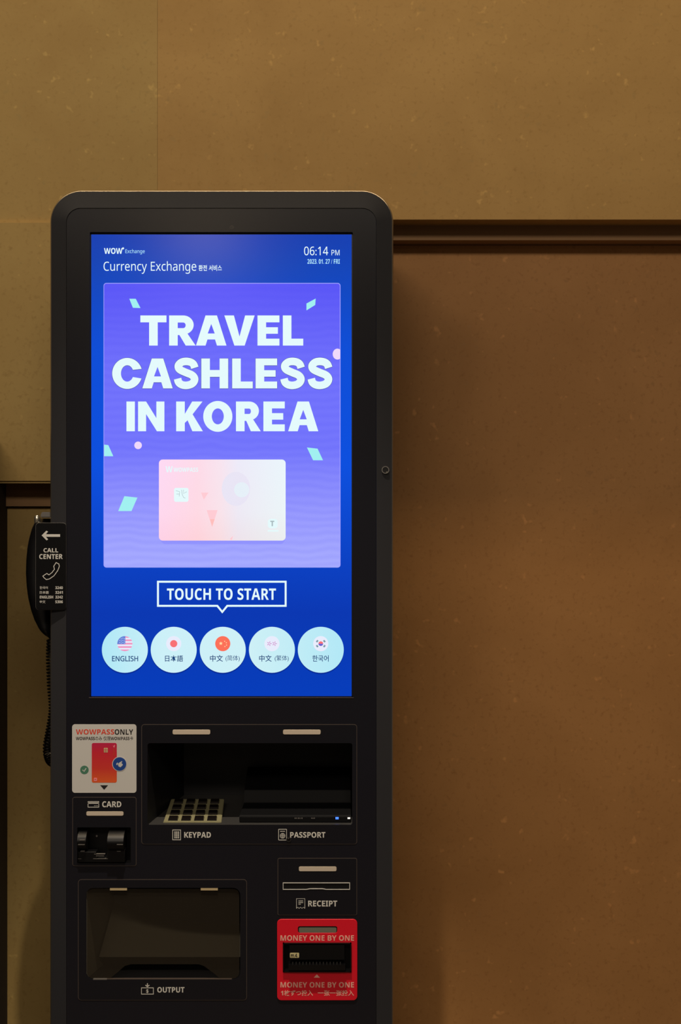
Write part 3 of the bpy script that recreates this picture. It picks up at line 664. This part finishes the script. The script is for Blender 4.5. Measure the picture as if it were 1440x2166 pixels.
# banknote module on its red plate
RY = FP - 0.0022
b = kb(); b.shape([rr(586, 1944.5, 755.5, 2116, 9), rr(599, 1996, 742, 2055.5, 4), rr(630, 1959.5, 713, 1973.5, 4)], 'red', RY, 0.0022, 0.0004)
rp = b.build('banknote_plate', kiosk, label='bright red plate around the banknote slot')
b = kb(); b.shape(rr(629.5, 1959, 713.5, 1974, 3), 'gap', RY + 0.0016, 0.0006); b.shape(rr(632, 1961.5, 711.5, 1972.5, 3), 'led_d', RY + 0.0008, 0.0012); b.build('indicator_lamp', rp)
R1 = RY - 0.00025
b = kb(); b.text('MONEY ONE BY ONE', 593, 1978.5, 748.5, 1990, 'redtext', R1, TT, 0.0); b.build('plate_lettering', rp)
b = kb(); b.text('MONEY ONE BY ONE', 593, 2077.5, 748.5, 2089, 'redtext', R1, TT, 0.0)
b.text('1枚ずつ投入', 594, 2094.5, 662, 2106.5, 'redtext', R1, TT, 0.016); b.text('一张一张投入', 672, 2094.5, 748.5, 2106.5, 'redtext', R1, TT, 0.016); b.build('plate_lettering', rp)
kb().shape([(670, 2061), (676.5, 2068), (663.5, 2068)], 'redtext', R1, TT).build('arrow', rp)
b = kb()
for q in ((598, 1995, 600.5, 2056.5), (740.5, 1995, 743, 2056.5), (598, 1995, 743, 1997), (598, 2054.5, 743, 2056.5)): b.box(*q, RY - 0.004, 0.03, 'gloss')
b.box(598, 1995, 743, 2056.5, 0.012, 0.03, 'soft')
b.box(612, 2000, 728, 2030, -0.006, 0.02, 'soft'); b.box(610, 2041, 730, 2053, -0.012, 0.02, 'gloss')
for i in range(15): b.box(618 + i * 7.2, 2036, 620 + i * 7.2, 2041.5, -0.007, 0.02, 'body')
bn = b.build('banknote_slot', kiosk, smooth=0, label='black recessed banknote slot')
b = kb(); b.shape(rr(613, 2015.5, 632.5, 2026, 2), 'yellow', -0.0064, 0.0004); b.text('m.4.', 614.8, 2017.2, 629.5, 2024.6, 'ink', -0.0067, 0.0003, 0.0); b.build('slot_label', bn)

# call centre sign overhanging the left of the frame
CY = -0.0035
b = kb(); b.shape(rr(75.8, 1106, 139.5, 1290, 7), 'gloss', CY, 0.0032, 0.0003)
b.shape([rr(75.4, 1105.6, 139.9, 1290.4, 7.4), rr(76.6, 1106.8, 138.7, 1289.2, 6.2)], 'greymetal', CY + 0.0012, 0.0016)
sg = b.build('phone_sign', kiosk, label='small black call centre sign with white arrow')
C1 = CY - 0.00025
b = kb(); b.shape([(88, 1132.5), (98, 1122.5), (101.5, 1124.5), (97, 1130), (127, 1130), (127, 1135.5), (97, 1135.5), (101.8, 1141), (98.5, 1143)], 'white', C1, TT); b.build('arrow', sg)
b = kb(); b.text('CALL', 92, 1159.5, 123, 1168.5, 'white', C1, TT, 0.006); b.text('CENTER', 83, 1172, 132.5, 1182.5, 'white', C1, TT, 0.006); b.build('sign_lettering', sg)
b = kb()
for i, (a_, n_, xe) in enumerate((('한국어', '3240', 101), ('日本語', '3241', 103), ('ENGLISH', '3242', 112.5), ('中文', '5306', 96))):
    b.text(a_, 84, 1240.2 + i * 9.9, xe, 1246.2 + i * 9.9, 'white', C1, TT, 0.006); b.text(n_, 117, 1240.2 + i * 9.9, 132.8, 1246.2 + i * 9.9, 'white', C1, TT, 0.006)
b.build('sign_lettering', sg)
ph = [(118.5, 1190), (124.5, 1193), (125.5, 1198), (122, 1207), (114, 1218), (104.5, 1224.5), (98, 1226), (93, 1222), (90.5, 1218.5), (99, 1213), (103.5, 1216), (110, 1211), (115.2, 1204), (113.5, 1198)]
cx_ = sum(p[0] for p in ph) / len(ph); cy_ = sum(p[1] for p in ph) / len(ph)
b = kb()
for i in range(len(ph)): b.shape(stroke([ph[i], ph[(i + 1) % len(ph)]], 1.5), 'white', C1 - 0.00001 * (i % 2), TT); b.shape(circ(ph[i][0], ph[i][1], 0.75, 10), 'white', C1 - 0.00002, TT)
b.build('phone_icon', sg)
# cradle on the kiosk's side
HY = 0.062
b = kb(); a0 = P3(92, 1083, HY); xk = xpx(104); a1 = P3(117.5, 1083, HY); zl = P3(0, 1095, HY).z; zb = P3(0, 1300, HY).z
prof = [(a0.x, a0.z - 0.002), (a0.x + 0.003, a0.z), (xk, a0.z), (xk, zb), (a1.x, zb), (a1.x, zl), (a0.x, zl)]
b.loft([[(x_, 0.04, z_) for x_, z_ in prof], [(x_, 0.085, z_) for x_, z_ in prof]], 'greymetal', True, True)
cr = b.build('handset_cradle', kiosk, bevel=0.0015)

# ------------------------------------------------------------------ telephone handset on the kiosk's left side
hz = pt(95, 1220, HY)
hroot = (hz.x, HY, pt(95, 1348, HY).z)
hs = bpy.data.objects.new('telephone_handset', None); C.objects.link(hs); hs.location = hroot
hs['label'] = 'curved black telephone handset hanging behind the call centre sign'; hs['category'] = 'telephone handset'
left = [(1097, 80), (1104, 76), (1120, 69), (1140, 63.5), (1160, 60), (1185, 57.8), (1212, 57), (1240, 58.8), (1265, 62), (1290, 68), (1310, 75), (1326, 83.5), (1338, 92), (1345, 99), (1348, 104)]
right = [(1097, 106), (1104, 112), (1140, 114), (1150, 108), (1165, 102), (1212, 99), (1255, 102), (1270, 110), (1280, 114), (1338, 114), (1348, 108)]
def interp(tab, v):
    for (a, x), (b_, y_) in zip(tab, tab[1:]):
        if a <= v <= b_: return x + (y_ - x) * (v - a) / (b_ - a)
    return tab[-1][1]
b = MB(hroot); rings = []
N = 46
for k in range(N + 1):
    py = 1097 + (1348 - 1097) * k / N
    pl, pr_ = interp(left, py), interp(right, py)
    l_, r_ = pt(pl, py, HY), pt(pr_, py, HY); cxm, hw = (l_.x + r_.x) / 2, max(0.001, (r_.x - l_.x) / 2)
    e_ = min(1.0, k / 3.0 + 0.35, (N - k) / 4.0 + 0.35); hd = 0.024 * e_
    rings.append([Vector((cxm + hw * math.copysign(abs(math.cos(t)) ** 0.8, math.cos(t)), HY + hd * math.copysign(abs(math.sin(t)) ** 0.7, math.sin(t)), l_.z)) for t in [2 * math.pi * i / 20 for i in range(20)]])
b.loft(rings, 'handset', True, True); b.build('handset_body', hs, smooth=50)
b = MB(hroot); q = pt(82, 1097, HY)
b.loft([[Vector((q.x + r_ * math.cos(2 * math.pi * i / 14), HY - 0.012 + r_ * math.sin(2 * math.pi * i / 14), q.z + dz)) for i in range(14)] for r_, dz in ((0.0042, -0.010), (0.0048, -0.002), (0.0046, 0.003), (0.003, 0.0052))], 'chrome', True, True)
b.build('hanging_pin', hs, label='bright metal pin at the top')
# coiled cord
ctrl = [pt(110, 1345, HY), pt(108, 1375, 0.07), pt(108.5, 1410, 0.075), pt(110, 1450, 0.08), pt(113.5, 1500, 0.085), pt(107, 1545, 0.09), pt(101.5, 1575, 0.095), pt(102, 1595, 0.10), pt(108, 1610, 0.115), pt(117, 1608, 0.13), pt(121, 1570, 0.15), pt(123, 1500, 0.17), pt(124, 1460, 0.185)]
def cat(P, n=30):
    out = []
    for i in range(len(P) - 1):
        p0, p1, p2, p3 = P[max(i - 1, 0)], P[i], P[i + 1], P[min(i + 2, len(P) - 1)]
        for j in range(n):
            t = j / n
            out.append(0.5 * ((2 * p1) + (p2 - p0) * t + (2 * p0 - 5 * p1 + 4 * p2 - p3) * t * t + (3 * p1 - p0 - 3 * p2 + p3) * t ** 3))
    return out + [P[-1]]
path = cat(ctrl)
lens = [0]
for a_, b_ in zip(path, path[1:]): lens.append(lens[-1] + (b_ - a_).length)
def at_len(s):
    for i in range(1, len(lens)):
        if lens[i] >= s:
            f = (s - lens[i - 1]) / max(1e-9, lens[i] - lens[i - 1]); return path[i - 1].lerp(path[i], f), (path[i] - path[i - 1]).normalized()
    return path[-1], (path[-1] - path[-2]).normalized()
pitch = 0.0052; turns = int(lens[-1] / pitch); steps = turns * 11; pts_ = []
for k in range(steps + 1):
    p, t = at_len(lens[-1] * k / steps); u = (Vector((0, 1, 0)) - t * t.y).normalized(); v = t.cross(u); a = 2 * math.pi * k / 11
    R_ = 0.0068 * min(1, k / 20 + 0.1)
    pts_.append(p + u * R_ * math.cos(a) + v * R_ * math.sin(a))
b = MB(hroot); b.tube(pts_, 0.0015, 'cord', 6); b.build('coiled_cord', hs, smooth=60)
